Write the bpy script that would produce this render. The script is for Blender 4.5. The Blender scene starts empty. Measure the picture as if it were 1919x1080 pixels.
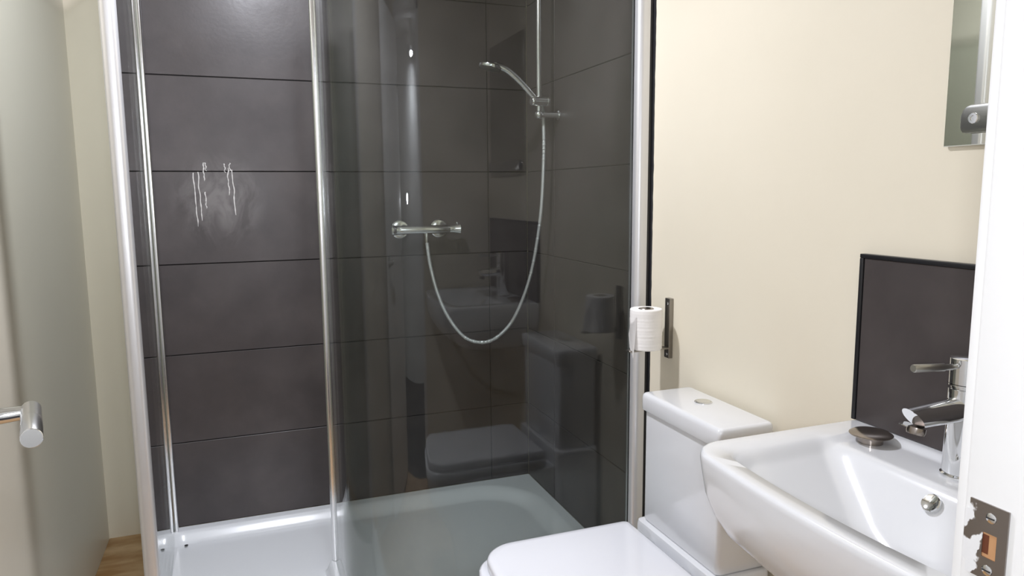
import bpy, bmesh, math, random
from math import sin, cos, pi, radians
from mathutils import Vector, Matrix, noise

# ------------------------------------------------------------------ camera, light, exposure
scn = bpy.context.scene
COL = scn.collection
CAM = Vector((-1.0317, -2.5942, 1.2941))
YAW, PITCH, ROLL, FPX = 0.35660, -0.13360, -0.00811, 1350.9
f = Vector((sin(YAW)*cos(PITCH), cos(YAW)*cos(PITCH), sin(PITCH)))
r = Vector((cos(YAW), -sin(YAW), 0)); u = r.cross(f)
r2 = cos(ROLL)*r + sin(ROLL)*u; u2 = -sin(ROLL)*r + cos(ROLL)*u
cd = bpy.data.cameras.new('camera'); cam = bpy.data.objects.new('camera', cd); COL.objects.link(cam)
cd.sensor_width = 36; cd.lens = FPX*36/1919; cd.clip_start = 0.02; cd.clip_end = 50
cam.matrix_world = Matrix(((r2.x, u2.x, -f.x, CAM.x), (r2.y, u2.y, -f.y, CAM.y), (r2.z, u2.z, -f.z, CAM.z), (0, 0, 0, 1)))
scn.camera = cam
scn.view_settings.view_transform = 'Standard'; scn.view_settings.look = 'None'
scn.view_settings.gamma = 1; scn.view_settings.use_curve_mapping = False
scn.view_settings.exposure = 0.0
w = bpy.data.worlds.new('world'); scn.world = w; w.use_nodes = True
w.node_tree.nodes['Background'].inputs[0].default_value = (0.8, 0.85, 1, 1)
w.node_tree.nodes['Background'].inputs[1].default_value = 0.05

def lamp(name, loc, power, color, kind='POINT', size=0.03, rot=None, spot=2.0):
    l = bpy.data.lights.new(name, kind); l.energy = power; l.color = color
    if kind == 'AREA': l.shape = 'DISK'; l.size = size
    else: l.shadow_soft_size = size
    if kind == 'SPOT': l.spot_size = spot; l.spot_blend = 0.6
    o = bpy.data.objects.new(name, l); o.location = loc
    if rot: o.rotation_euler = rot
    COL.objects.link(o); return o
CEIL = 2.30
# one ceiling downlight in the room, one in the hallway, and the torch of the phone that took the picture
ROOM_LAMPS = [(-0.92, -0.95)]
lamp('room_downlight_light', (-0.92, -0.95, CEIL-0.035), 23, (0.95, 0.97, 1.07), 'AREA', 0.10)
lamp('hall_downlight_light', (-0.67, -3.6, 2.12), 20, (0.95, 0.98, 1.08), 'AREA', 0.20)
lamp('phone_torch_light', (-1.005, -2.60, 1.262), 11.5, (0.96, 0.98, 1.04), 'POINT', 0.026)

# ------------------------------------------------------------------ materials
def principled(name, col, rough=0.5, metal=0.0, spec=0.5, coat=0.0, coat_rough=0.05):
    m = bpy.data.materials.new(name); m.use_nodes = True
    b = m.node_tree.nodes['Principled BSDF']
    b.inputs['Base Color'].default_value = (*col, 1); b.inputs['Roughness'].default_value = rough
    b.inputs['Metallic'].default_value = metal; b.inputs['Specular IOR Level'].default_value = spec
    b.inputs['Coat Weight'].default_value = coat; b.inputs['Coat Roughness'].default_value = coat_rough
    return m
def nd(m, t, **k):
    n = m.node_tree.nodes.new(t)
    for a, v in k.items(): setattr(n, a, v)
    return n
def lk(m, a, b): m.node_tree.links.new(a, b)
def noise_tex(m, scale, detail=4, rough=0.55, stretch=(1, 1, 1), dist=0.0):
    tc = nd(m, 'ShaderNodeTexCoord'); mp = nd(m, 'ShaderNodeMapping'); mp.inputs['Scale'].default_value = stretch
    lk(m, tc.outputs['Object'], mp.inputs[0]); n = nd(m, 'ShaderNodeTexNoise')
    n.inputs['Scale'].default_value = scale; n.inputs['Detail'].default_value = detail
    n.inputs['Roughness'].default_value = rough; n.inputs['Distortion'].default_value = dist
    lk(m, mp.outputs[0], n.inputs['Vector']); return n
def ramp(m, src, stops):
    c = nd(m, 'ShaderNodeValToRGB'); e = c.color_ramp.elements
    while len(e) < len(stops): e.new(0.5)
    for i, (p_, col) in enumerate(stops): e[i].position = p_; e[i].color = (*col, 1)
    lk(m, src, c.inputs[0]); return c
def bump(m, src, strength, dist):
    b = nd(m, 'ShaderNodeBump'); b.inputs['Strength'].default_value = strength; b.inputs['Distance'].default_value = dist
    lk(m, src, b.inputs['Height']); lk(m, b.outputs[0], m.node_tree.nodes['Principled BSDF'].inputs['Normal'])
def mottled(name, c1, c2, scale, rough=(0.5, 0.5), spec=0.5, bmp=None, stretch=(1, 1, 1), detail=5, mid=(0.3, 0.7)):
    m = principled(name, c1, rough[0], spec=spec); b = m.node_tree.nodes['Principled BSDF']
    n = noise_tex(m, scale, detail, stretch=stretch); c = ramp(m, n.outputs['Fac'], [(mid[0], c1), (mid[1], c2)])
    lk(m, c.outputs[0], b.inputs['Base Color'])
    if rough[0] != rough[1]:
        n2 = noise_tex(m, scale*0.7, 3, stretch=stretch); mr = nd(m, 'ShaderNodeMapRange')
        mr.inputs['From Min'].default_value = 0.12; mr.inputs['From Max'].default_value = 0.88
        mr.inputs['To Min'].default_value = rough[0]; mr.inputs['To Max'].default_value = rough[1]
        lk(m, n2.outputs['Fac'], mr.inputs[0]); lk(m, mr.outputs[0], b.inputs['Roughness'])
    if bmp: bump(m, noise_tex(m, bmp[0], 3).outputs['Fac'], bmp[1], bmp[2])
    return m
M = {}
M['tile'] = mottled('porcelain tile', (0.040, 0.033, 0.033), (0.080, 0.067, 0.065), 5.5, (0.22, 0.50), 0.5, (70, 0.10, 0.002), mid=(0.25, 0.75), detail=9)
m = M['tile']; b = m.node_tree.nodes['Principled BSDF']      # smears, with wet sheen painted in as lighter colour, beside the limescale runs
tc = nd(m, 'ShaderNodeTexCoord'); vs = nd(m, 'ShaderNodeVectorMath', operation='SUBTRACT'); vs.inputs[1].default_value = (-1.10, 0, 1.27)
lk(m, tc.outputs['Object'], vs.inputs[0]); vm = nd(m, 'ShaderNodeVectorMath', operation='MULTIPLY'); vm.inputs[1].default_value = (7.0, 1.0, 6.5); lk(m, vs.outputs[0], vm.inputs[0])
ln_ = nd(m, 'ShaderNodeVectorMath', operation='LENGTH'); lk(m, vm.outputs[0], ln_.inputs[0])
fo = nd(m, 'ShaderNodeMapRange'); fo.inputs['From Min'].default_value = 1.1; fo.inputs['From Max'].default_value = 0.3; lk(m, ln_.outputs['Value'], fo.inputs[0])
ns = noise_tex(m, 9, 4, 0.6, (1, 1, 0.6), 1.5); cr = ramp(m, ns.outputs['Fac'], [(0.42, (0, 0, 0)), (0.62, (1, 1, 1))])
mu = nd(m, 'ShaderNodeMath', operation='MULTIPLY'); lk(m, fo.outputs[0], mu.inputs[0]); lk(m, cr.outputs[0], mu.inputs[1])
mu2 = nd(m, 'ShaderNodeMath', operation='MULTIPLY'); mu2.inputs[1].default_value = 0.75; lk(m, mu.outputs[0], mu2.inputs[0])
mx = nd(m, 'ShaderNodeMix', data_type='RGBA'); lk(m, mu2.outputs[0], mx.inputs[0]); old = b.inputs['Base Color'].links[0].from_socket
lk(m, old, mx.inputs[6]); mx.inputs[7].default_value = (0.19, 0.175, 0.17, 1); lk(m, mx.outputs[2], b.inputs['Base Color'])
M['grout'] = principled('dark grout', (0.012, 0.011, 0.011), 0.9)
M['cream'] = mottled('cream wall paint', (0.76, 0.70, 0.565), (0.79, 0.73, 0.595), 2.0, (0.55, 0.60), 0.35, (180, 0.08, 0.001))
M['grey_wall'] = mottled('grey satin wall paint', (0.64, 0.60, 0.505), (0.67, 0.63, 0.535), 1.5, (0.30, 0.36), 0.5, (120, 0.06, 0.001))
M['white_paint'] = principled('white gloss paint', (0.88, 0.88, 0.87), 0.3, coat=0.2)
M['ceiling'] = principled('ceiling paint', (0.8, 0.79, 0.75), 0.8)
M['floor'] = mottled('brown vinyl', (0.36, 0.19, 0.065), (0.60, 0.41, 0.22), 6.0, (0.35, 0.5), 0.4, stretch=(1, 3, 1), detail=6, mid=(0.38, 0.68))
M['chrome'] = principled('chrome', (0.80, 0.81, 0.82), 0.06, 1.0)
M['shower_chrome'] = principled('lightly misted chrome', (0.92, 0.93, 0.93), 0.17, 1.0)
M['hose'] = principled('silver hose', (0.80, 0.81, 0.81), 0.3, 0.6)
M['satin_chrome'] = principled('satin chrome', (0.55, 0.55, 0.53), 0.28, 1.0)
M['alu'] = principled('satin aluminium', (0.74, 0.74, 0.75), 0.34, 0.55)
M['polished_alu'] = principled('polished aluminium', (0.85, 0.85, 0.86), 0.16, 1.0)
M['black'] = principled('black seal', (0.010, 0.010, 0.012), 0.4)
M['ceramic'] = principled('white ceramic', (0.80, 0.81, 0.83), 0.16, coat=0.5, coat_rough=0.10)
M['acrylic'] = principled('white acrylic', (0.78, 0.80, 0.82), 0.22, coat=0.4, coat_rough=0.08)
M['seat'] = principled('white seat plastic', (0.82, 0.83, 0.87), 0.16, coat=0.3)
M['paper'] = mottled('tissue paper', (0.86, 0.84, 0.82), (0.90, 0.88, 0.86), 40, (0.9, 0.9), 0.2, (160, 0.12, 0.001), stretch=(0.3, 0.3, 3))
M['steel'] = mottled('brushed dark steel', (0.26, 0.24, 0.22), (0.36, 0.34, 0.31), 60, (0.30, 0.36), bmp=None, stretch=(1, 1, 0.05))
M['steel'].node_tree.nodes['Principled BSDF'].inputs['Metallic'].default_value = 1.0
M['dark_chrome'] = principled('dull plated brass', (0.36, 0.32, 0.29), 0.22, 1.0)
M['mirror'] = principled('mirror silvering', (0.58, 0.58, 0.52), 0.01, 1.0)
M['glass_edge'] = principled('green glass edge', (0.05, 0.12, 0.10), 0.1)
M['wood'] = mottled('raw timber', (0.42, 0.20, 0.08), (0.60, 0.34, 0.17), 30, (0.6, 0.6), stretch=(1, 1, 0.2))
M['rubber'] = principled('clear rubber seal', (0.30, 0.32, 0.32), 0.35)
M['lime'] = principled('limescale', (0.62, 0.60, 0.58), 0.6)
M['dark'] = principled('dark hole', (0.02, 0.02, 0.02), 0.6)
m = principled('lamp lens', (1, 1, 1), 0.3); b = m.node_tree.nodes['Principled BSDF']
b.inputs['Emission Color'].default_value = (1, 0.95, 0.88, 1); b.inputs['Emission Strength'].default_value = 30; M['lens'] = m

# plated strike with patches of old paint
m = principled('paint-splashed steel', (0.3, 0.28, 0.26), 0.2); b = m.node_tree.nodes['Principled BSDF']
n = noise_tex(m, 55, 3, 0.5); tc = nd(m, 'ShaderNodeTexCoord'); sp = nd(m, 'ShaderNodeSeparateXYZ'); lk(m, tc.outputs['Object'], sp.inputs[0])
ma = nd(m, 'ShaderNodeMath', operation='MULTIPLY_ADD'); ma.inputs[1].default_value = 14.0; ma.inputs[2].default_value = -0.02
lk(m, sp.outputs['Y'], ma.inputs[0]); ad = nd(m, 'ShaderNodeMath', operation='ADD'); lk(m, ma.outputs[0], ad.inputs[0]); lk(m, n.outputs['Fac'], ad.inputs[1])
c = ramp(m, ad.outputs[0], [(0.62, (0, 0, 0)), (0.66, (1, 1, 1))])
mx = nd(m, 'ShaderNodeMix', data_type='RGBA'); lk(m, c.outputs[0], mx.inputs[0])
mx.inputs[6].default_value = (0.34, 0.31, 0.29, 1); mx.inputs[7].default_value = (0.80, 0.80, 0.80, 1); lk(m, mx.outputs[2], b.inputs['Base Color'])
iv = nd(m, 'ShaderNodeMath', operation='SUBTRACT'); iv.inputs[0].default_value = 1; lk(m, c.outputs[0], iv.inputs[1]); lk(m, iv.outputs[0], b.inputs['Metallic'])
M['strike'] = m

def glass_mat(name, tint):
    m = bpy.data.materials.new(name); m.use_nodes = True; nt = m.node_tree; nt.nodes.clear()
    out = nd(m, 'ShaderNodeOutputMaterial'); mix = nd(m, 'ShaderNodeMixShader')
    tr = nd(m, 'ShaderNodeBsdfTransparent'); tr.inputs[0].default_value = (*tint, 1)
    gl = nd(m, 'ShaderNodeBsdfGlossy'); gl.inputs['Roughness'].default_value = 0.0; gl.inputs[0].default_value = (1, 1, 1, 1)
    ge = nd(m, 'ShaderNodeNewGeometry'); dt = nd(m, 'ShaderNodeVectorMath', operation='DOT_PRODUCT')
    lk(m, ge.outputs['Normal'], dt.inputs[0]); lk(m, ge.outputs['Incoming'], dt.inputs[1])
    ab = nd(m, 'ShaderNodeMath', operation='ABSOLUTE'); lk(m, dt.outputs['Value'], ab.inputs[0])
    iv = nd(m, 'ShaderNodeMath', operation='SUBTRACT'); iv.inputs[0].default_value = 1; lk(m, ab.outputs[0], iv.inputs[1])
    pw = nd(m, 'ShaderNodeMath', operation='POWER'); pw.inputs[1].default_value = 5; lk(m, iv.outputs[0], pw.inputs[0])
    mu = nd(m, 'ShaderNodeMath', operation='MULTIPLY_ADD'); mu.inputs[1].default_value = 0.957; mu.inputs[2].default_value = 0.036; lk(m, pw.outputs[0], mu.inputs[0])
    lk(m, mu.outputs[0], mix.inputs[0]); lk(m, tr.outputs[0], mix.inputs[1]); lk(m, gl.outputs[0], mix.inputs[2]); lk(m, mix.outputs[0], out.inputs[0])
    return m
M['glass'] = glass_mat('shower glass', (0.835, 0.858, 0.848))

# ------------------------------------------------------------------ helpers
def finish(bm, name, mat, parent=None, angle=35, smooth=True, loc=None):
    bmesh.ops.recalc_face_normals(bm, faces=bm.faces)
    me = bpy.data.meshes.new(name); bm.to_mesh(me); bm.free()
    for mm in (mat if isinstance(mat, (list, tuple)) else [mat]): me.materials.append(mm)
    if smooth:
        for p_ in me.polygons: p_.use_smooth = True
        me.set_sharp_from_angle(angle=radians(angle))
    o = bpy.data.objects.new(name, me); COL.objects.link(o)
    if parent:
        o.parent = parent; o.matrix_parent_inverse = parent.matrix_world.inverted()
    return o
def box_into(bm, lo, hi, bev=0.0, seg=2, mat=0, rotz=0.0, piv=None):
    vs = []; lo = Vector(lo); hi = Vector(hi)
    t = bmesh.new(); bmesh.ops.create_cube(t, size=1)
    for v in t.verts: v.co = Vector((lo[i] + (v.co[i]+0.5)*(hi[i]-lo[i]) for i in range(3)))
    if bev: bmesh.ops.bevel(t, geom=list(t.edges), offset=bev, segments=seg, affect='EDGES', profile=0.5)
    if rotz: bmesh.ops.rotate(t, verts=t.verts, cent=piv or (0, 0, 0), matrix=Matrix.Rotation(rotz, 3, 'Z'))
    for f_ in t.faces: f_.material_index = mat
    me = bpy.data.meshes.new('t'); t.to_mesh(me); t.free(); bm.from_mesh(me); bpy.data.meshes.remove(me)
def box(name, lo, hi, mat, parent=None, bev=0.0, seg=2, rotz=0.0, piv=None):
    bm = bmesh.new(); box_into(bm, lo, hi, bev, seg, 0, rotz, piv)
    return finish(bm, name, mat, parent)
def frame_of(d):
    d = Vector(d).normalized(); a = Vector((0, 0, 1)) if abs(d.z) < 0.9 else Vector((1, 0, 0))
    x = a.cross(d).normalized(); return x, d.cross(x), d
def lathe_into(bm, origin, axis, prof, seg=48, mat=0):
    """prof: (radius, height along axis) from start to end; radius 0 closes the end"""
    x, y, d = frame_of(axis); O = Vector(origin); rings = []
    for (ra, h) in prof:
        if ra < 1e-6: rings.append([bm.verts.new(O + d*h)])
        else: rings.append([bm.verts.new(O + d*h + x*ra*cos(2*pi*k/seg) + y*ra*sin(2*pi*k/seg)) for k in range(seg)])
    for A, B in zip(rings, rings[1:]):
        for k in range(seg):
            k2 = (k+1) % seg
            if len(A) == 1 and len(B) == 1: continue
            if len(A) == 1: fc = bm.faces.new((A[0], B[k], B[k2]))
            elif len(B) == 1: fc = bm.faces.new((A[k], A[k2], B[0]))
            else: fc = bm.faces.new((A[k], A[k2], B[k2], B[k]))
            fc.material_index = mat
def lathe(name, origin, axis, prof, mat, parent=None, seg=48, angle=35):
    bm = bmesh.new(); lathe_into(bm, origin, axis, prof, seg); return finish(bm, name, mat, parent, angle)
def tube_into(bm, pts, rad, seg=16, cap=True):
    pts = [Vector(p_) for p_ in pts]; n = len(pts); rings = []; prev = None
    for i, p_ in enumerate(pts):
        d = (pts[min(i+1, n-1)] - pts[max(i-1, 0)]).normalized()
        if prev is None: x, y, _ = frame_of(d)
        else:
            x = (prev - d*prev.dot(d)).normalized(); y = d.cross(x)
        prev = x; ra = rad(i/(n-1)) if callable(rad) else rad
        rings.append([bm.verts.new(p_ + x*ra*cos(2*pi*k/seg) + y*ra*sin(2*pi*k/seg)) for k in range(seg)])
    for A, B in zip(rings, rings[1:]):
        for k in range(seg): bm.faces.new((A[k], A[(k+1) % seg], B[(k+1) % seg], B[k]))
    if cap: bm.faces.new(rings[0]); bm.faces.new(rings[-1])
def tube(name, pts, rad, mat, parent=None, seg=16, angle=50):
    bm = bmesh.new(); tube_into(bm, pts, rad, seg); return finish(bm, name, mat, parent, angle)
def smooth_path(ctrl, n=80):
    P = [Vector(c_) for c_ in ctrl]; P = [2*P[0]-P[1]] + P + [2*P[-1]-P[-2]]; out = []
    m_ = len(P)-3
    for k in range(n+1):
        t = k/n*m_; i = min(int(t), m_-1); t -= i; a, b_, c_, d = P[i:i+4]
        out.append(0.5*((2*b_)+(c_-a)*t+(2*a-5*b_+4*c_-d)*t*t+(3*b_-a-3*c_+d)*t**3))
    return out
def rrect(x0, y0, x1, y1, rad, seg=6):
    """rounded rectangle, CCW; rad: one value or four (x1y0, x1y1, x0y1, x0y0)"""
    rr = rad if isinstance(rad, (list, tuple)) else [rad]*4; P = []
    for (cx, cy, a0, ra) in ((x1, y0, -90, rr[0]), (x1, y1, 0, rr[1]), (x0, y1, 90, rr[2]), (x0, y0, 180, rr[3])):
        sx = -1 if cx == x1 else 1; sy = -1 if cy == y1 else 1
        for k in range(seg+1):
            a = radians(a0 + 90*k/seg); P.append((cx + sx*ra + ra*cos(a), cy + sy*ra + ra*sin(a)))
    return P
def prism(name, pts, z0, z1, mat, parent=None, bev=0.0, seg=3, angle=35, to=None):
    bm = bmesh.new(); prism_into(bm, pts, z0, z1, bev, seg, to); return finish(bm, name, mat, parent, angle)
def prism_into(bm, pts, z0, z1, bev=0.0, seg=3, to=None, mat=0):
    """to: maps (a, b, h) to a point, default x, y, z"""
    to = to or (lambda a, b_, h: (a, b_, h)); t = bmesh.new()
    B = [t.verts.new(to(a, b_, z0)) for a, b_ in pts]; T = [t.verts.new(to(a, b_, z1)) for a, b_ in pts]
    n = len(pts); fb = t.faces.new(B[::-1]); ft = t.faces.new(T)
    for k in range(n): t.faces.new((B[k], B[(k+1) % n], T[(k+1) % n], T[k]))
    if bev: bmesh.ops.bevel(t, geom=list(set(list(fb.edges)+list(ft.edges))), offset=bev, segments=seg, affect='EDGES', profile=0.5)
    for f_ in t.faces: f_.material_index = mat
    me = bpy.data.meshes.new('t'); t.to_mesh(me); t.free(); bm.from_mesh(me); bpy.data.meshes.remove(me)
def loft(bm, rings, close_first=False, close_last=False, mat=0):
    R = [[bm.verts.new(p_) for p_ in rg] for rg in rings]; n = len(R[0])
    for A, B in zip(R, R[1:]):
        for k in range(n):
            fc = bm.faces.new((A[k], A[(k+1) % n], B[(k+1) % n], B[k])); fc.material_index = mat
    if close_first: bm.faces.new(R[0])
    if close_last: bm.faces.new(R[-1])
def thing(name, label, cat, loc=(0, 0, 0), group=None):
    o = bpy.data.objects.new(name, None); COL.objects.link(o); o.location = loc; o.empty_display_size = 0.05
    o['label'] = label; o['category'] = cat
    if group: o['group'] = group
    bpy.context.view_layer.update(); return o
def tag(o, label, cat, group=None):
    o['label'] = label; o['category'] = cat
    if group: o['group'] = group
    return o
def struct(o): o['kind'] = 'structure'; return o
def sstep(x): x = max(0, min(1, x)); return x*x*(3-2*x)

# ------------------------------------------------------------------ room shell
RIM = 0.16; YF = -2.178; YH = -2.30; XL = -1.503
struct(box('floor', (-2.2, YH+0.06, -0.05), (0.9, 0.12, 0.0), M['floor']))
struct(box('floor_hall', (-2.2, -4.0, -0.05), (0.9, YH+0.06, 0.0), mottled('dark grey carpet', (0.035, 0.034, 0.036), (0.055, 0.052, 0.055), 150, (0.95, 0.95), 0.1)))
struct(box('ceiling', (-2.2, -4.0, CEIL), (0.9, 0.12, CEIL+0.06), M['ceiling']))
wb = struct(box('wall_back', (XL-0.1, 0.009, 0), (0.12, 0.12, CEIL), M['cream']))
wr = struct(box('wall_right', (0.008, YF, 0), (0.12, 0.009, CEIL), M['cream']))
wl = struct(box('wall_left', (XL-0.1, YF, 0), (XL, 0.009, CEIL), M['grey_wall']))
# near wall with the doorway the picture is taken through
DX0, DX1, DH = -1.235, -0.46, 2.03
bm = bmesh.new()
box_into(bm, (DX1+0.03, YH, 0), (0.9, YF, CEIL)); box_into(bm, (-2.2, YH, 0), (DX0-0.03, YF, CEIL)); box_into(bm, (DX0-0.03, YH, DH+0.03), (DX1+0.03, YF, CEIL))
struct(finish(bm, 'wall_front', M['cream'], smooth=False))
# hallway
bm = bmesh.new(); box_into(bm, (-2.2, -4.0, 0), (-2.1, YH, CEIL)); struct(finish(bm, 'wall_hall_left', M['white_paint'], smooth=False))
bm = bmesh.new(); box_into(bm, (0.8, -4.0, 0), (0.9, YH, CEIL)); struct(finish(bm, 'wall_hall_right', M['white_paint'], smooth=False))
bm = bmesh.new(); box_into(bm, (-2.1, -4.0, 0), (0.8, -3.9, CEIL)); struct(finish(bm, 'wall_hall_far', M['white_paint'], smooth=False))

# tile cladding: separate slabs over dark grout, 600 x 300
def cladding(name, parent, cells, to):
    bm = bmesh.new(); g = 0.0016; rnd = random.Random(4)
    a0 = min(c_[0] for c_ in cells); a1 = max(c_[1] for c_ in cells); z0 = min(c_[2] for c_ in cells); z1 = max(c_[3] for c_ in cells)
    prism_into(bm, [(a0, z0), (a1, z0), (a1, z1), (a0, z1)], -0.0085, -0.003, to=to, mat=1)
    for (p0, p1, q0, q1) in cells:
        prism_into(bm, [(p0+g, q0+g), (p1-g, q0+g), (p1-g, q1-g), (p0+g, q1-g)], -0.003, 0.0, 0.0009, 1, to=to)
    return finish(bm, name, [M['tile'], M['grout']], parent, angle=20)
T = 0.303; Z0 = 0.4573
zs = [RIM] + [Z0 + T*k for k in range(0, 7)]; zs = [z for z in zs if z < CEIL-0.02] + [CEIL]
XT = -1.369
back_x = [0.0, -0.157, -0.763, XT]
cladding('tile_cladding', wb, [(back_x[i+1], back_x[i], zs[j], zs[j+1]) for i in range(3) for j in range(len(zs)-1)], lambda a, z, h: (a, -h, z))
side_y = [0.0, -0.258, -0.876]
cladding('tile_cladding', wr, [(side_y[i+1], side_y[i], zs[j], zs[j+1]) for i in range(2) for j in range(len(zs)-1)], lambda a, z, h: (-h, a, z))
# black tile trim and ragged sealant where the tiles stop on the right wall
struct(box('trim_1', (-0.006, -0.888, RIM-0.16), (0.012, -0.876, CEIL), M['black'], bev=0.002))
bm = bmesh.new(); L = []; R = []
for k in range(221):
    z = CEIL*k/220; wob = 0.0012*noise.noise(Vector((0, 3.3, z*9))) + 0.0016*noise.noise(Vector((5, 1, z*38)))
    e = -0.8965 + wob
    ring = [(0.009, -0.887, z), (0.0045, -0.887, z), (0.0050, e+0.002, z), (0.0076, e, z), (0.009, e, z)]
    L.append([bm.verts.new(p_) for p_ in ring])
for A, B in zip(L, L[1:]):
    for k in range(5): bm.faces.new((A[k], A[(k+1) % 5], B[(k+1) % 5], B[k]))
bm.faces.new(L[0]); bm.faces.new(L[-1]); struct(finish(bm, 'trim_2', M['black']))
# raised boxed step covered in the brown floor vinyl, left of the tray
struct(box('floor_step', (XL, -0.98, 0.0), (-1.352, 0.009, RIM-0.004), M['floor'], bev=0.002))
struct(box('floor_step', (-1.352, -0.98, 0.0), (0.008, -0.915, RIM-0.03), M['white_paint'], bev=0.002))

# door frame: lining with rebate and stop on both sides, head, architraves
bm = bmesh.new()
box_into(bm, (DX1, YH-0.004, 0), (DX1+0.03, YF+0.003, DH), 0.003, 2)
box_into(bm, (DX1-0.011, YH+0.01, 0), (DX1, YF-0.062, DH), 0.002, 2)
box_into(bm, (DX1+0.004, YF, 0), (DX1+0.058, YF+0.014, DH+0.05), 0.003, 2)
struct(finish(bm, 'trim_3', M['white_paint']))
bm = bmesh.new()
box_into(bm, (DX0-0.03, YH-0.004, 0), (DX0, YF+0.003, DH), 0.003, 2)
box_into(bm, (DX0, YH+0.01, 0), (DX0+0.011, YF-0.062, DH), 0.002, 2)
struct(finish(bm, 'trim_4', M['white_paint']))
bm = bmesh.new(); box_into(bm, (DX0-0.03, YH-0.004, DH), (DX1+0.03, YF+0.003, DH+0.03), 0.003, 2)
box_into(bm, (DX0-0.05, YF, DH+0.005), (DX1+0.058, YF+0.014, DH+0.058), 0.003, 2); struct(finish(bm, 'trim_5', M['white_paint']))

# strike plate on the lining
SX = DX1
sp_ = thing('strike_plate', 'paint-splashed steel latch strike plate let into the white door frame', 'strike plate', (SX, -2.195, 1.01))
bm = bmesh.new(); y0, y1, z0, z1 = -2.2150, -2.1815, 0.9660, 1.0320
hy0, hy1, hz0, hz1 = -2.2065, -2.1945, 0.9855, 1.0070
to = lambda a, b_, h: (SX-h, a, b_)
for (a0, a1, b0, b1) in ((y0, hy0, z0, z1), (hy1, y1, z0, z1), (hy0, hy1, z0, hz0), (hy0, hy1, hz1, z1)):
    prism_into(bm, [(a0, b0), (a1, b0), (a1, b1), (a0, b1)], 0.0, 0.0016, to=to)
# curved lip towards the room
prism_into(bm, [(y1-0.001, z0+0.009), (y1+0.004, z0+0.011), (y1+0.004, z1-0.011), (y1-0.001, z1-0.009)], 0.0, 0.0013, to=to)
bmesh.ops.remove_doubles(bm, verts=bm.verts, dist=1e-5)
bm.verts.ensure_lookup_table()
for v in bm.verts: v.co -= Vector((SX, -2.195, 1.01))
pl_ = finish(bm, 'plate', M['strike']); pl_.parent = sp_
bm = bmesh.new(); box_into(bm, (SX-0.0006, hy0, hz0), (SX-0.0002, hy1, hz1)); finish(bm, 'latch_hole', M['wood'], sp_)
box('latch_hole_shadow_side', (SX-0.0009, hy1-0.005, hz0+0.003), (SX-0.0004, hy1, hz1-0.002), principled('shade-dark timber', (0.13, 0.035, 0.012), 0.6), sp_).name = 'latch_hole_shade'  # dark strip that paints the shade along one side of the latch hole
for z in (1.0210, 0.9750):
    sc = lathe('screw', (SX-0.0014, -2.2005, z), (-1, 0, 0), [(0.0046, 0), (0.0044, 0.0006), (0.003, 0.0012), (0, 0.0014)], M['chrome'], sp_, 24)
    box('screw_slot', (SX-0.0032, -2.2005-0.0035, z-0.0005), (SX-0.0024, -2.2005+0.0035, z+0.0005), M['dark'], sc)

# ------------------------------------------------------------------ the opened door with lever handle (left of the frame)
e = Vector((-0.23, 0.973, 0)).normalized(); n_ = Vector((0.973, 0.23, 0)).normalized(); latch = Vector((-1.357, -1.527, 0))
hinge = latch - e*0.675
dr = struct(thing('door_1', 'white flush bathroom door standing open on the left with chrome lever', 'door', tuple(hinge)))
def dpt(a, h, z): return hinge + e*a + n_*h + Vector((0, 0, z))
prism('door_leaf', [(0, 0.012), (0.675, 0.012), (0.675, 2.0), (0, 2.0)], -0.038, 0.0, M['white_paint'], dr, 0.0015, 2, to=lambda a, b_, h: dpt(a, h, b_))
HZ = 1.028; ha = 0.675-0.062
bm = bmesh.new(); lathe_into(bm, dpt(ha, 0, HZ), n_, [(0.026, 0), (0.026, 0.006), (0.0245, 0.008), (0.012, 0.008), (0.0105, 0.010), (0.0095, 0.030), (0.0085, 0.046), (0, 0.047)])
hd = finish(bm, 'door_handle', M['chrome'], dr)
bm = bmesh.new(); lathe_into(bm, dpt(ha+0.011, 0.055, HZ), -e, [(0, 0), (0.0105, 0), (0.0112, 0.0008), (0.0112, 0.060), (0.0109, 0.0603), (0.0109, 0.0608), (0.0112, 0.0611), (0.0112, 0.128), (0.0108, 0.1286)], 56)
lv = finish(bm, 'lever', M['satin_chrome'], hd)
bm = bmesh.new(); lathe_into(bm, dpt(ha+0.011, 0.055, HZ)-e*0.1285, -e, [(0.0110, 0), (0.0110, 0.0012), (0.0104, 0.0020), (0, 0.0022)], 56); finish(bm, 'end_cap', M['chrome'], hd)
for z in (0.25, 1.0, 1.75):
    bm = bmesh.new(); lathe_into(bm, dpt(-0.001, 0.004, z-0.04), (0, 0, 1), [(0, 0), (0.006, 0), (0.006, 0.08), (0, 0.08)], 16); finish(bm, 'hinge', M['steel'], dr)

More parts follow.
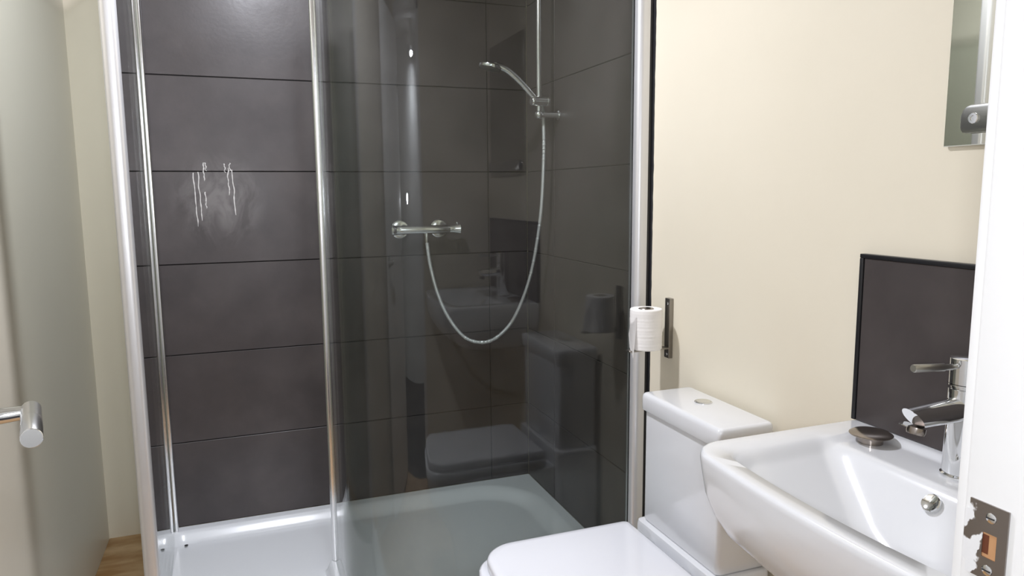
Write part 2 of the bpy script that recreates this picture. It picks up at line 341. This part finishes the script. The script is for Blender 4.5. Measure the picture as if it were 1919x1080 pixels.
# ------------------------------------------------------------------ shower tray (height field with raised ridge under the curved glass)
GC = Vector((-0.612, -0.660)); GR = 0.20
plan = [(-0.812, -0.425), (-0.812, -0.50), (-0.812, -0.58), (-0.812, -0.66)]
for k in range(1, 25):
    a = pi + (pi/2)*k/24; plan.append((GC.x + GR*cos(a), GC.y + GR*sin(a)))
plan += [(-0.45, -0.86), (-0.30, -0.86), (-0.15, -0.86), (-0.036, -0.86)]
def dist_plan(x, y):
    best = 9
    for (ax, ay), (bx, by) in zip(plan, plan[1:]):
        dx, dy = bx-ax, by-ay; t = max(0, min(1, ((x-ax)*dx+(y-ay)*dy)/(dx*dx+dy*dy)))
        best = min(best, math.hypot(x-ax-dx*t, y-ay-dy*t))
    return best
TX0, TX1, TY0, TY1 = -1.352, -0.001, -0.915, -0.001
def tray_z(x, y):
    # rounded-rectangle well; big radius at the right, small at the left
    cx, cy = (-1.385+0.0)/2, -0.45; lx0, lx1, ly0, ly1 = -1.335, -0.035, -0.865, -0.032
    ra = 0.24 if x > -0.75 else 0.07
    qx = abs(x-(lx0+lx1)/2)-(lx1-lx0)/2+ra; qy = abs(y-(ly0+ly1)/2)-(ly1-ly0)/2+ra
    d = min(max(qx, qy), 0)+math.hypot(max(qx, 0), max(qy, 0))-ra
    soft = 0.075 if x > -0.75 else 0.045
    wl_ = sstep(-d/soft); z = -0.030*wl_ - 0.004*max(0, min(1, -d/0.4))
    if y > -0.90 and (x > -1.3):
        dp = dist_plan(x, y); z = max(z, -0.034 + 0.034*sstep((0.036-dp)/0.020))
    return RIM + z
bm = bmesh.new(); NX, NY = 277, 183; V = []
for i in range(NX):
    col = []
    for j in range(NY):
        x = TX0+(TX1-TX0)*i/(NX-1); y = TY0+(TY1-TY0)*j/(NY-1); z = tray_z(x, y)
        col.append(bm.verts.new((x, y, z)))
    V.append(col)
for i in range(NX-1):
    for j in range(NY-1): bm.faces.new((V[i][j], V[i+1][j], V[i+1][j+1], V[i][j+1]))
# skirt
edge = [V[i][0] for i in range(NX)] + [V[-1][j] for j in range(1, NY)] + [V[i][-1] for i in range(NX-2, -1, -1)] + [V[0][j] for j in range(NY-2, 0, -1)]
low = [bm.verts.new((v.co.x, v.co.y, 0.03)) for v in edge]
for k in range(len(edge)): k2 = (k+1) % len(edge); bm.faces.new((edge[k], edge[k2], low[k2], low[k]))
bm.faces.new(low)
TR = thing('shower_tray', 'large white shower tray with a raised ridge under the curved glass', 'shower tray', (-0.69, -0.45, 0.03))
finish(bm, 'tray_body', M['acrylic'], TR, 40)
lathe('screw_hole', (-1.263, -0.094, RIM-0.0250), (0, 0, 1), [(0.006, 0), (0.006, 0.0008), (0, 0.001)], M['dark'], TR, 20)
bm = bmesh.new(); lathe_into(bm, (-0.22, -0.66, tray_z(-0.22, -0.66)), (0, 0, 1), [(0.055, -0.001), (0.055, 0.003), (0.05, 0.006), (0.0, 0.009)]); finish(bm, 'drain_cover', M['chrome'], TR)

# ------------------------------------------------------------------ shower screens
GT = 0.006; GTOP = 2.0
def glass_sheet(name, path, z0, z1, parent, th=GT):
    pts = [Vector((a, b_)) for a, b_ in path]; A = []; B = []
    for i, p_ in enumerate(pts):
        d = (pts[min(i+1, len(pts)-1)]-pts[max(i-1, 0)]).normalized(); nn = Vector((-d.y, d.x))
        A.append(p_+nn*th/2); B.append(p_-nn*th/2)
    bm = bmesh.new(); va = [[bm.verts.new((q.x, q.y, z)) for z in (z0, z1)] for q in A]; vb = [[bm.verts.new((q.x, q.y, z)) for z in (z0, z1)] for q in B]
    for i in range(len(pts)-1):
        bm.faces.new((va[i][0], va[i+1][0], va[i+1][1], va[i][1])); bm.faces.new((vb[i+1][0], vb[i][0], vb[i][1], vb[i+1][1]))
        for k in (0, 1):
            f_ = bm.faces.new((va[i][k], va[i+1][k], vb[i+1][k], vb[i][k])); f_.material_index = 1
    for i in (0, -1):
        f_ = bm.faces.new((va[i][0], va[i][1], vb[i][1], vb[i][0])); f_.material_index = 1
    return finish(bm, name, [M['glass'], M['glass_edge']], parent, 40)
cs = thing('curved_shower_screen', 'curved fixed glass shower screen fixed to the right wall', 'shower screen', (-0.45, -0.86, RIM))
fine = []
for (a, b_), (c_, d) in zip(plan, plan[1:]): fine.append((a, b_))
fine.append(plan[-1])
glass_sheet('curved_glass', fine, RIM+0.003, GTOP, cs)
prism('wall_profile', rrect(-0.036, -0.888, -0.0005, -0.838, [0.004, 0.004, 0.013, 0.016]), RIM, GTOP, M['alu'], cs)
prism('edge_profile', rrect(-0.8245, -0.430, -0.8000, -0.404, 0.008), RIM+0.002, GTOP, M['polished_alu'], cs)
prism('seal_strip', rrect(-0.8020, -0.434, -0.7960, -0.426, 0.002), RIM+0.002, GTOP, M['rubber'], cs)
prism('gasket', rrect(-0.8075, -0.4325, -0.8045, -0.4290, 0.001), RIM+0.002, GTOP, M['black'], cs)
ss = thing('side_shower_screen', 'straight glass side screen at the left of the shower between two upright posts', 'shower screen', (-1.29, -0.45, RIM))
P0 = Vector((-1.305, -0.02)); P1 = Vector((-1.269, -0.845))
glass_sheet('side_glass', [tuple(P0), tuple(P1)], RIM-0.028, GTOP, ss)
dd = (P1-P0).normalized(); ang = math.atan2(dd.y, dd.x) + pi/2
bm = bmesh.new(); prism_into(bm, rrect(-0.016, -0.018, 0.016, 0.020, 0.012), RIM-0.004, GTOP)
bmesh.ops.rotate(bm, verts=bm.verts, matrix=Matrix.Rotation(ang, 3, 'Z')); bmesh.ops.translate(bm, verts=bm.verts, vec=(-1.2665, -0.86, 0))
finish(bm, 'corner_post', M['alu'], ss)
prism('wall_profile', rrect(-1.3225, -0.036, -1.3075, -0.001, 0.005), RIM-0.002, GTOP, M['polished_alu'], ss)
prism('wall_profile', rrect(-1.3035, -0.036, -1.2885, -0.001, 0.005), RIM-0.002, GTOP, M['polished_alu'], ss)
prism('gasket', rrect(-1.3076, -0.030, -1.3034, -0.001, 0.001), RIM-0.002, GTOP, M['black'], ss)

# ------------------------------------------------------------------ shower valve
VZ = 1.160; VY = -0.055
va = thing('shower_valve', 'chrome thermostatic bar valve on the tiled back wall', 'shower valve', (-0.41, 0, VZ))
lathe('valve_body', (-0.505, VY, VZ), (1, 0, 0), [(0, -0.004), (0.0145, -0.004), (0.0155, 0), (0.0155, 0.176), (0.0150, 0.178), (0, 0.178)], M['shower_chrome'], va)
lathe('flow_knob', (-0.540, VY, VZ), (1, 0, 0), [(0, 0), (0.018, 0), (0.0195, 0.002), (0.0195, 0.008), (0.0165, 0.014), (0.0160, 0.024), (0.0165, 0.031), (0, 0.031)], M['shower_chrome'], va)
lathe('temperature_knob', (-0.3275, VY, VZ), (1, 0, 0), [(0, 0), (0.0150, 0), (0.0150, 0.012), (0.0165, 0.022), (0.0195, 0.036), (0.0200, 0.039), (0.0190, 0.041), (0, 0.041)], M['shower_chrome'], va)
for k, x in ((0, -0.531), (1, -0.297)): box('knob_pin', (x-0.003, VY-0.002, VZ+0.019), (x+0.003, VY+0.002, VZ+0.0245), M['shower_chrome'], va, 0.001)
for x in (-0.497, -0.352):
    rs = lathe('wall_rose', (x, -0.0003, VZ), (0, -1, 0), [(0, 0), (0.033, 0), (0.033, 0.003), (0.030, 0.006), (0.014, 0.0075), (0.012, 0.009), (0.012, 0.045), (0, 0.045)], M['shower_chrome'], va)
lathe('hose_outlet', (-0.412, VY, VZ-0.012), (0, 0, -1), [(0, 0), (0.0085, 0), (0.0085, 0.010), (0.0072, 0.011), (0.0078, 0.032), (0.0065, 0.036), (0, 0.036)], M['shower_chrome'], va)

# ------------------------------------------------------------------ riser rail, handset, hose
RX, RY = -0.075, -0.300
rr = thing('shower_riser_rail', 'upright chrome riser rail on brackets at the tiled right wall', 'shower rail', (0, RY, 1.55))
lathe('rail', (RX, RY, 1.545), (0, 0, 1), [(0, 0), (0.0085, 0), (0.0085, 0.660), (0, 0.660)], M['shower_chrome'], rr, 32)
for z in (1.549, 2.20):
    bk = lathe('wall_bracket', (-0.001, RY, z), (-1, 0, 0), [(0, 0), (0.016, 0), (0.016, 0.004), (0.0105, 0.006), (0.0100, 0.070), (0, 0.070)], M['shower_chrome'], rr, 32)
    bm = bmesh.new(); bmesh.ops.create_uvsphere(bm, u_segments=28, v_segments=18, radius=0.0145, matrix=Matrix.Translation((RX, RY, z))); finish(bm, 'ball_end', M['shower_chrome'], bk, 80)
sl = lathe('slider', (RX-0.028, RY-0.006, 1.592), (1, 0, 0), [(0, -0.002), (0.0145, -0.002), (0.0165, 0.001), (0.0165, 0.006), (0.0150, 0.0068), (0.0165, 0.0076), (0.0165, 0.052), (0.0150, 0.053), (0.0160, 0.054), (0.0160, 0.060), (0, 0.062)], M['shower_chrome'], rr, 40)
hs = thing('shower_handset', 'chrome hand shower head clipped in the riser rail slider', 'shower head', (-0.09, -0.315, 1.605))
hp = smooth_path([(-0.084, -0.300, 1.594), (-0.104, -0.306, 1.612), (-0.150, -0.314, 1.653), (-0.196, -0.318, 1.686), (-0.228, -0.318, 1.696), (-0.245, -0.318, 1.697)], 40)
tube('handle', hp, lambda t: 0.0085+0.004*sstep(t)-0.002*sstep((t-0.85)/0.15), M['shower_chrome'], hs, 24)
ax = Vector((-0.22, 0, -1)).normalized()
hb = lathe('spray_head', Vector((-0.250, -0.318, 1.706)), ax, [(0, 0), (0.014, 0.0005), (0.030, 0.005), (0.0365, 0.010), (0.037, 0.016), (0.0355, 0.019)], M['shower_chrome'], hs, 48)
lathe('spray_face', Vector((-0.250, -0.318, 1.706)), ax, [(0.0355, 0.0185), (0.033, 0.0200), (0, 0.0205)], principled('grey spray plate', (0.25, 0.25, 0.26), 0.35), hb, 40)
ctrl = [(-0.058, -0.284, 1.584), (-0.050, -0.280, 1.53), (-0.046, -0.272, 1.40), (-0.052, -0.255, 1.20), (-0.075, -0.22, 1.00), (-0.120, -0.185, 0.85), (-0.170, -0.155, 0.775), (-0.225, -0.130, 0.746), (-0.290, -0.105, 0.765), (-0.345, -0.085, 0.840), (-0.380, -0.070, 0.93), (-0.402, -0.060, 1.03), (-0.412, -0.055, 1.118)]
hpth = smooth_path(ctrl, 760)
ho = tube('shower_hose', hpth, lambda t: 0.0062+0.0007*(1 if int(t*760) % 2 else -1), M['hose'], None, 12, 80)
tag(ho, 'ribbed silver shower hose looping from the bar valve up to the hand shower', 'shower hose')

# ------------------------------------------------------------------ limescale runs on the back wall tiles
rnd = random.Random(11)
for (x, zt, ln) in ((-1.172, 1.362, 0.175), (-1.158, 1.365, 0.160), (-1.140, 1.395, 0.060), (-1.139, 1.300, 0.055), (-1.134, 1.395, 0.028), (-1.066, 1.378, 0.09), (-1.053, 1.372, 0.150), (-1.076, 1.392, 0.030), (-1.060, 1.395, 0.028)):
    bm = bmesh.new(); A = []; n = 40; ph = rnd.random()*9
    for k in range(n+1):
        t = k/n; xx = x + 0.0035*noise.noise(Vector((ph, t*5, 0))) + 0.008*t*(0.5 if ln > 0.1 else 0); z = zt-ln*t
        wd = 0.0028*(0.55+0.45*noise.noise(Vector((ph, t*14, 4))))*min(1, (1-t)*6+0.35)*1.0
        A.append([bm.verts.new((xx-wd, -0.0001, z)), bm.verts.new((xx, -0.0007, z)), bm.verts.new((xx+wd, -0.0001, z)), bm.verts.new((xx, 0.0002, z))])
    for P, Q in zip(A, A[1:]):
        for k in range(4): bm.faces.new((P[k], P[(k+1) % 4], Q[(k+1) % 4], Q[k]))
    bm.faces.new(A[0]); bm.faces.new(A[-1]); finish(bm, 'limescale_run', M['lime'], wb)

# ------------------------------------------------------------------ toilet
CY0, CY1 = -1.418, -1.108; CYM = (CY0+CY1)/2
to_ = thing('toilet', 'white close-coupled toilet with its lid closed, cistern against the cream wall', 'toilet', (-0.3, CYM, 0))
def ring_at(pts, z, sx=1, sy=1, cx=0, cy=0): return [(cx+(a-cx)*sx, cy+(b_-cy)*sy, z) for a, b_ in pts]
bm = bmesh.new(); base = rrect(-0.138, CY0+0.005, -0.012, CY1-0.005, 0.012, 5)
loft(bm, [ring_at(base, 0.487, 0.985, 0.985, -0.012, CYM), ring_at(base, 0.491, 1, 1), ring_at(base, 0.765, 1, 1)], True, True)
ci = finish(bm, 'cistern', M['ceramic'], to_)
bm = bmesh.new(); lp = rrect(-0.146, CY0, -0.006, CY1, 0.011, 6)
loft(bm, [ring_at(lp, 0.7665, 0.985, 0.99, -0.07, CYM), ring_at(lp, 0.7685), ring_at(lp, 0.797), ring_at(lp, 0.8035, 0.985, 0.993, -0.07, CYM), ring_at(lp, 0.8075, 0.945, 0.972, -0.07, CYM), ring_at(lp, 0.809, 0.88, 0.94, -0.07, CYM)], True, True)
finish(bm, 'cistern_lid', M['ceramic'], ci, 50)
fb = bmesh.new(); lathe_into(fb, (-0.0600, -1.240, 0.8088), (0, 0, 1), [(0.0200, 0), (0.0200, 0.0022), (0.0188, 0.0032), (0.0172, 0.0032), (0.0168, 0.0020), (0.0165, 0.0036), (0.0, 0.0044)]); fbo = finish(fb, 'flush_button', M['chrome'], ci)
# pan: rear deck, bowl and foot as one skin
DY0, DY1 = -1.425, -1.101
deck = rrect(-0.152, DY0, -0.008, DY1, 0.014, 5)
bm = bmesh.new(); loft(bm, [ring_at(deck, 0.0), ring_at(deck, 0.474), ring_at(deck, 0.483, 0.985, 0.99, -0.008, CYM), ring_at(deck, 0.485, 0.94, 0.97, -0.008, CYM)], True, True)
def dshape(x0, x1, hw, rf, cy=CYM, n=64, p=2.6):
    """seat outline: straight back at x1, rounded front at x0"""
    P = []; L_ = x1-x0
    for k in range(n+1):
        a = pi/2 + pi*k/n; c_ = abs(cos(a)); s_ = sin(a)
        P.append((x0+rf - rf*(c_**(2/p)), cy + hw*(abs(s_)**(2/p))*(1 if s_ >= 0 else -1)))
    P += [(x1, cy-hw+0.012), (x1, cy-hw*0.5), (x1, cy), (x1, cy+hw*0.5), (x1, cy+hw-0.012)]
    P = P[:n+1] + [(x1-0.012, cy-hw)] + P[n+1:] + [(x1-0.012, cy+hw)]
    return P
pan = dshape(-0.578, -0.140, 0.153, 0.17)
loft(bm, [ring_at(pan, 0.0, 0.70, 0.66, -0.14, CYM), ring_at(pan, 0.05, 0.68, 0.64, -0.14, CYM), ring_at(pan, 0.20, 0.74, 0.70, -0.14, CYM), ring_at(pan, 0.32, 0.90, 0.88, -0.14, CYM), ring_at(pan, 0.39, 0.99, 0.98, -0.14, CYM), ring_at(pan, 0.430, 1, 1, -0.14, CYM), ring_at(pan, 0.436, 0.985, 0.98, -0.14, CYM)], True, True)
finish(bm, 'pan', M['ceramic'], to_, 50)
CYS = CYM
st = [(a*1.0, b_) for a, b_ in dshape(-0.590, -0.182, 0.151, 0.13, p=3.6)]
bm = bmesh.new(); loft(bm, [ring_at(st, 0.4372, 0.98, 0.98, -0.3, CYS), ring_at(st, 0.441, 1.0, 1.0, -0.3, CYS), ring_at(st, 0.461, 1.0, 1.0, -0.3, CYS), ring_at(st, 0.466, 0.98, 0.98, -0.3, CYS)], True, True)
finish(bm, 'seat', M['seat'], to_, 50)
def lid_outline(x0, x1, y0, y1, rf, rb, bow):
    P = []
    for a, b_ in resample_rr(x0, y0, x1, y1, rf, rb):
        v = (b_-(y0+y1)/2)/((y1-y0)/2); wgt = max(0, min(1, (x1-a)/(x1-x0)))**3
        P.append((a - bow*(1-v*v)*wgt, b_))
    return P
def resample_rr(x0, y0, x1, y1, rf, rb):
    base_ = rrect(x0, y0, x1, y1, [rb, rb, rf, rf], 14); out = []
    for p_, q in zip(base_, base_[1:]+base_[:1]):
        n = max(1, int(math.hypot(q[0]-p_[0], q[1]-p_[1])/0.02))
        for k in range(n): out.append((p_[0]+(q[0]-p_[0])*k/n, p_[1]+(q[1]-p_[1])*k/n))
    return out
ld = lid_outline(-0.556, -0.184, CYM-0.146, CYM+0.146, 0.062, 0.014, 0.016)
bm = bmesh.new(); loft(bm, [ring_at(ld, 0.4680, 0.975, 0.975, -0.38, CYS), ring_at(ld, 0.4700, 1, 1, -0.38, CYS), ring_at(ld, 0.4840, 1, 1, -0.38, CYS), ring_at(ld, 0.4900, 0.99, 0.985, -0.38, CYS), ring_at(ld, 0.4925, 0.965, 0.955, -0.38, CYS), ring_at(ld, 0.4935, 0.90, 0.86, -0.38, CYS), ring_at(ld, 0.4935, 0.4, 0.4, -0.38, CYS)], True, True)
finish(bm, 'seat_lid', M['seat'], to_, 60)
for s_ in (-1, 1): lathe('hinge', (-0.166, CYM+s_*0.075-0.012, 0.462), (0, 1, 0), [(0, 0), (0.009, 0), (0.009, 0.024), (0, 0.024)], M['chrome'], to_, 20)

# ------------------------------------------------------------------ toilet roll and holder
ht = thing('toilet_roll_holder', 'upright brushed steel toilet roll holder screwed to the cream wall', 'toilet roll holder', (0.008, -0.99, 0.86))
prism('back_plate', [(-1.0060, 0.856), (-0.9840, 0.856), (-0.9840, 1.014), (-1.0060, 1.014)], -0.0079, 0.004, M['steel'], ht, 0.0008, 1, to=lambda a, b_, h: (-h, a, b_))
for z in (1.000, 0.866): lathe('screw', (-0.0038, -0.995, z), (-1, 0, 0), [(0.0042, 0), (0.0036, 0.0012), (0, 0.0016)], M['chrome'], ht, 20)
prism('arm', rrect(-0.1200, -1.0060, -0.0035, -0.9840, [0.001, 0.001, 0.004, 0.004]), 0.8810, 0.8850, M['steel'], ht, 0.0008, 1)
lathe('spindle', (-0.064, -0.990, 0.8852), (0, 0, 1), [(0, 0), (0.0190, 0), (0.0195, 0.1048), (0.0185, 0.1062), (0, 0.1068)], M['dark_chrome'], ht, 32)
RXC, RYC = -0.0640, -0.990
rl = thing('toilet_roll', 'white toilet paper roll standing on the steel holder', 'toilet roll', (RXC, RYC, 0.886))
RR = 0.0415
lathe('paper', (RXC, RYC, 0.8856), (0, 0, 1), [(0.0205, 0), (RR-0.001, 0), (RR, 0.0015)] + [(RR+0.00018*sin(k*1.9)+0.0001*sin(k*5.1), 0.0015+0.101*k/40) for k in range(1, 40)] + [(RR, 0.1025), (RR-0.0015, 0.1045), (0.0205, 0.1045), (0.0205, 0)], M['paper'], rl, 72, 50)
lathe('cardboard_core', (RXC, RYC, 0.8858), (0, 0, 1), [(0.0198, 0), (0.0204, 0), (0.0204, 0.1040), (0.0198, 0.1040), (0.0198, 0)], principled('grey card', (0.35, 0.30, 0.25), 0.9), rl, 48)
# loose end hanging down on the far left side
bm = bmesh.new(); A = []
a0 = radians(205)
for k in range(25):
    t = k/24
    row = []
    for j in range(9):
        s_ = j/8; aa = a0 - radians(52)*s_*(1)
        top = 0.975 - 0.020*sin(s_*3) ; bot = 0.866 + 0.055*s_ + 0.004*sin(s_*9)
        z = top + (bot-top)*t
        off = RR + 0.0012 + 0.014*(t**2)*(1-s_)**1.5+0.002*sin(t*4+s_*3)*t
        row.append(bm.verts.new((RXC+off*cos(aa), RYC+off*sin(aa), z)))
    A.append(row)
for i in range(24):
    for j in range(8): bm.faces.new((A[i][j], A[i][j+1], A[i+1][j+1], A[i+1][j]))
bmesh.ops.solidify(bm, geom=bm.faces, thickness=0.0005)
finish(bm, 'loose_sheet', M['paper'], rl, 60)

# ------------------------------------------------------------------ basin
BY0, BY1 = -2.166, -1.616; BYM = (BY0+BY1)/2; BZ = 0.875
ba = thing('wash_basin', 'white rectangular wash basin on the cream wall under the dark splashback', 'wash basin', (0.0, BYM, 0.72))
XFC, BOW = -0.363, 0.012           # front edge at the corners, and how far it bows out in the middle
def resample(P, n):
    P = P+[P[0]]; Ls = [0]
    for a, b_ in zip(P, P[1:]): Ls.append(Ls[-1]+math.hypot(b_[0]-a[0], b_[1]-a[1]))
    out = []; k = 0
    for i in range(n):
        d = Ls[-1]*i/n
        while Ls[k+1] < d: k += 1
        t = (d-Ls[k])/(Ls[k+1]-Ls[k]); out.append((P[k][0]+(P[k+1][0]-P[k][0])*t, P[k][1]+(P[k+1][1]-P[k][1])*t))
    return out
rc = 0.058
half = [(0.004, BY1), (-0.10, BY1), (-0.20, BY1-0.001)] + [(XFC+rc+rc*cos(pi/2+pi/2*k/14), BY1-0.002-rc+rc*sin(pi/2+pi/2*k/14)) for k in range(15)]
yc = BY1-0.002-rc
front = [(XFC-BOW*(1-((yc+(2*BYM-2*yc)*k/30-BYM)/(yc-BYM))**2), yc+(2*BYM-2*yc)*k/30) for k in range(1, 30)]
OUT = resample(half+front+[(a, 2*BYM-b_) for a, b_ in half[::-1]], 220)
def scl(s_, z, sy=None): return ring_at(OUT, z, s_, sy or s_, 0.004, BYM)
XR_RIM, SIDE, FRONT = -0.010, 0.050, 0.034
def inner(a, b_):
    return (XR_RIM + (a-0.004)*(-(XFC+FRONT-XR_RIM))/(0.004-XFC), BYM+(b_-BYM)*((BY1-BYM-SIDE)/(BY1-BYM)))
INN = [inner(a, b_) for a, b_ in OUT]
C0 = Vector((-0.225, BYM)); XR, DEEP = -0.112, 0.112
def smin(a, b_, k):
    h = max(0, min(1, 0.5+0.5*(b_-a)/k)); return b_*(1-h)+a*h - k*h*(1-h)
def smax0(a, k): return -smin(-a, 0, k)
def top_z(x, y, s_):
    v = (y-BYM)/(BY1-BYM-SIDE); xf_in = XFC+FRONT - BOW*(1-v*v)
    dr = (XR-x)*1.35; dl = ((BY1-BYM-SIDE)-abs(y-BYM))*0.60; df = (x-xf_in)*2.6
    d = smin(smin(dr, dl, 0.034), df, 0.030); d = smin(d, DEEP, 0.035); d = smax0(d, 0.012)
    return BZ - 0.007*sstep((1-s_)*9) - d
bm = bmesh.new()
outer = [(0.55, 0.678, 0.47), (0.64, 0.683, 0.57), (0.75, 0.698, 0.70), (0.84, 0.717, 0.80), (0.905, 0.742, 0.88), (0.952, 0.774, 0.940), (0.980, 0.806, 0.974), (0.992, 0.838, 0.990), (1.0, 0.862, 1.0)]
rings = [scl(a, z, sy) for a, z, sy in outer]
rings += [scl(0.999, BZ-0.006, 0.999), scl(0.994, BZ-0.002, 0.996), scl(0.986, BZ-0.0004, 0.992), scl(0.975, BZ, 0.986)]
rings.append([(C0.x+(a-C0.x)*1.03, BYM+(b_-BYM)*1.03, BZ) for a, b_ in INN])
NR = 64
for k in range(NR):
    s_ = 1-k/NR; rings.append([(C0.x+(a-C0.x)*s_, BYM+(b_-BYM)*s_, top_z(C0.x+(a-C0.x)*s_, BYM+(b_-BYM)*s_, s_)) for a, b_ in INN])
loft(bm, rings, True, True)
bas = finish(bm, 'basin_body', M['ceramic'], ba, 70)
BOT = top_z(C0.x, BYM, 0.02); DECK = BZ-0.007
ov = lathe('overflow_ring', (-0.1325, -1.886, 0.8475), (-0.80, 0, 0.60), [(0.0105, -0.004), (0.0135, -0.003), (0.0138, 0.002), (0.0125, 0.0035), (0.0108, 0.0030), (0, 0.0022)], M['chrome'], ba, 40, 15)
lathe('waste_fitting', (C0.x, BYM, BOT), (0, 0, 1), [(0.032, -0.002), (0.032, 0.002), (0.028, 0.003), (0.022, 0.001), (0.020, -0.001), (0, -0.0012)], M['chrome'], ba, 40)
wp = tag(lathe('waste_plug', (-0.056, -1.706, DECK+0.0002), (0, 0, 1), [(0, 0), (0.0195, 0), (0.0195, 0.009), (0.0215, 0.011), (0.0335, 0.0135), (0.0345, 0.0150), (0.030, 0.0180), (0.018, 0.0200), (0, 0.0206)], M['dark_chrome']), 'tarnished round pop-up waste plug lying on the basin ledge', 'plug')

# splashback of one dark tile with black edge trim
sb = thing('splashback', 'dark tile splashback with black edging on the wall behind the basin', 'splashback', (0, BYM, BZ))
prism('tile', [(BY0, BZ+0.001), (-1.6215, BZ+0.001), (-1.6215, 1.1715), (BY0, 1.1715)], -0.0078, 0.003, M['tile'], sb, 0.001, 1, to=lambda a, b_, h: (-h, a, b_))
box('edge_trim', (-0.0055, BY0, 1.1718), (0.0078, -1.6130, 1.1790), M['black'], sb, 0.0012)
box('edge_trim', (-0.0055, -1.6212, BZ+0.001), (0.0078, -1.6130, 1.1716), M['black'], sb, 0.0012)

# ------------------------------------------------------------------ basin tap
TXC, TYC = -0.052, -1.866
tp = thing('basin_tap', 'chrome mono basin mixer tap with pin lever beside the door frame', 'tap', (TXC, TYC, DECK))
lathe('tap_body', (TXC, TYC, DECK), (0, 0, 1), [(0, 0), (0.0270, 0), (0.0275, 0.002), (0.0270, 0.0055), (0.0245, 0.0075), (0.0248, 0.0080), (0.0245, 0.1350), (0.0212, 0.1362), (0.0212, 0.1385), (0.0245, 0.1398), (0.0245, 0.1420)], M['chrome'], tp, 64)
cp = lathe('tap_cap', (TXC, TYC, DECK+0.142), (0, 0, 1), [(0.0218, 0), (0.0245, 0.001), (0.0245, 0.0380), (0.0216, 0.0400), (0, 0.0402)], M['chrome'], tp, 64)
hd_ = Vector((-0.985, 0.03, 0.055)).normalized()
lathe('lever', Vector((TXC, TYC, DECK+0.168))+hd_*0.018, hd_, [(0.0035, 0), (0.0035, 0.014), (0.0046, 0.0145), (0.0046, 0.030), (0.0058, 0.0305), (0.0058, 0.086), (0.0050, 0.0875), (0, 0.0875)], M['satin_chrome'], cp, 28)
sd = Vector((-0.985, 0.02, -0.05)).normalized(); base = Vector((TXC, TYC, DECK+0.106))
bm = bmesh.new(); x_, y_, d_ = frame_of(sd); rings = []
for (s_, ra) in ((0.010, 0.0185), (0.030, 0.0182), (0.060, 0.0172), (0.100, 0.0160)):
    rg = []
    for k in range(48):
        a = 2*pi*k/48; q = x_*ra*cos(a) + y_*ra*sin(a); p_ = base + sd*s_ + q
        if s_ > 0.09: p_ += sd*(q.z*0.75)
        rg.append(p_)
    rings.append(rg)
loft(bm, rings, True, True); spt = finish(bm, 'spout', M['chrome'], tp, 40)
lathe('aerator', base+sd*0.092+Vector((0, 0, -0.0145)), (-0.25, 0, -1), [(0, 0), (0.0125, 0), (0.0128, 0.006), (0.0118, 0.010), (0, 0.0095)], M['dark_chrome'], spt, 36)
prism('spout_lip', rrect(-0.008, -0.007, 0.006, 0.007, 0.003), -0.0008, 0.0008, M['chrome'], spt, to=lambda a, b_, h: base+sd*(0.114+a)+Vector((0, b_, h-0.006)))

# ------------------------------------------------------------------ mirror with steel clamp bar
mi = thing('wall_mirror', 'frameless mirror on the cream wall, held by a steel clamp bar', 'mirror', (0, -1.95, 1.35))
prism('mirror_pane', [(-2.15, 1.357), (-1.7575, 1.357), (-1.7575, 1.90), (-2.15, 1.90)], -0.0065, 0.0, M['mirror'], mi, 0.0012, 1, to=lambda a, b_, h: (-h-0.0, a, b_))
cb = prism('clamp_bar', rrect(-2.15, 1.3745, -1.7900, 1.4160, [0.010, 0.016, 0.001, 0.001]), 0.0008, 0.0080, M['satin_chrome'], mi, 0.0015, 2, to=lambda a, b_, h: (-h, a, b_))
sc = lathe('screw', (-0.0078, -1.8105, 1.3960), (-1, 0, 0), [(0.0080, -0.001), (0.0080, 0.0012), (0.0072, 0.0020), (0.0038, 0.0020), (0.0034, 0.0004), (0, 0.0004)], M['chrome'], cb, 40)

# ------------------------------------------------------------------ ceiling downlights (out of the frame, seen only in reflections)
x, y = ROOM_LAMPS[0]
dl = thing('ceiling_downlight', 'round ceiling downlight over the bathroom floor', 'ceiling light', (x, y, CEIL))
lathe('bezel', (x, y, CEIL-0.0005), (0, 0, -1), [(0.064, 0), (0.064, 0.004), (0.058, 0.008), (0.053, 0.006), (0.053, 0)], M['satin_chrome'], dl, 40)
lathe('lens', (x, y, CEIL-0.0010), (0, 0, -1), [(0.052, 0), (0.052, 0.003), (0, 0.003)], M['lens'], dl, 40)
x, y = -0.67, -3.6
dl = thing('drum_ceiling_lamp', 'round drum lamp on the hallway ceiling', 'ceiling light', (x, y, CEIL))
lathe('drum', (x, y, CEIL-0.0005), (0, 0, -1), [(0, 0), (0.115, 0), (0.115, 0.150), (0.110, 0.155), (0.106, 0.155), (0.106, 0.146), (0, 0.146)], M['white_paint'], dl, 48)
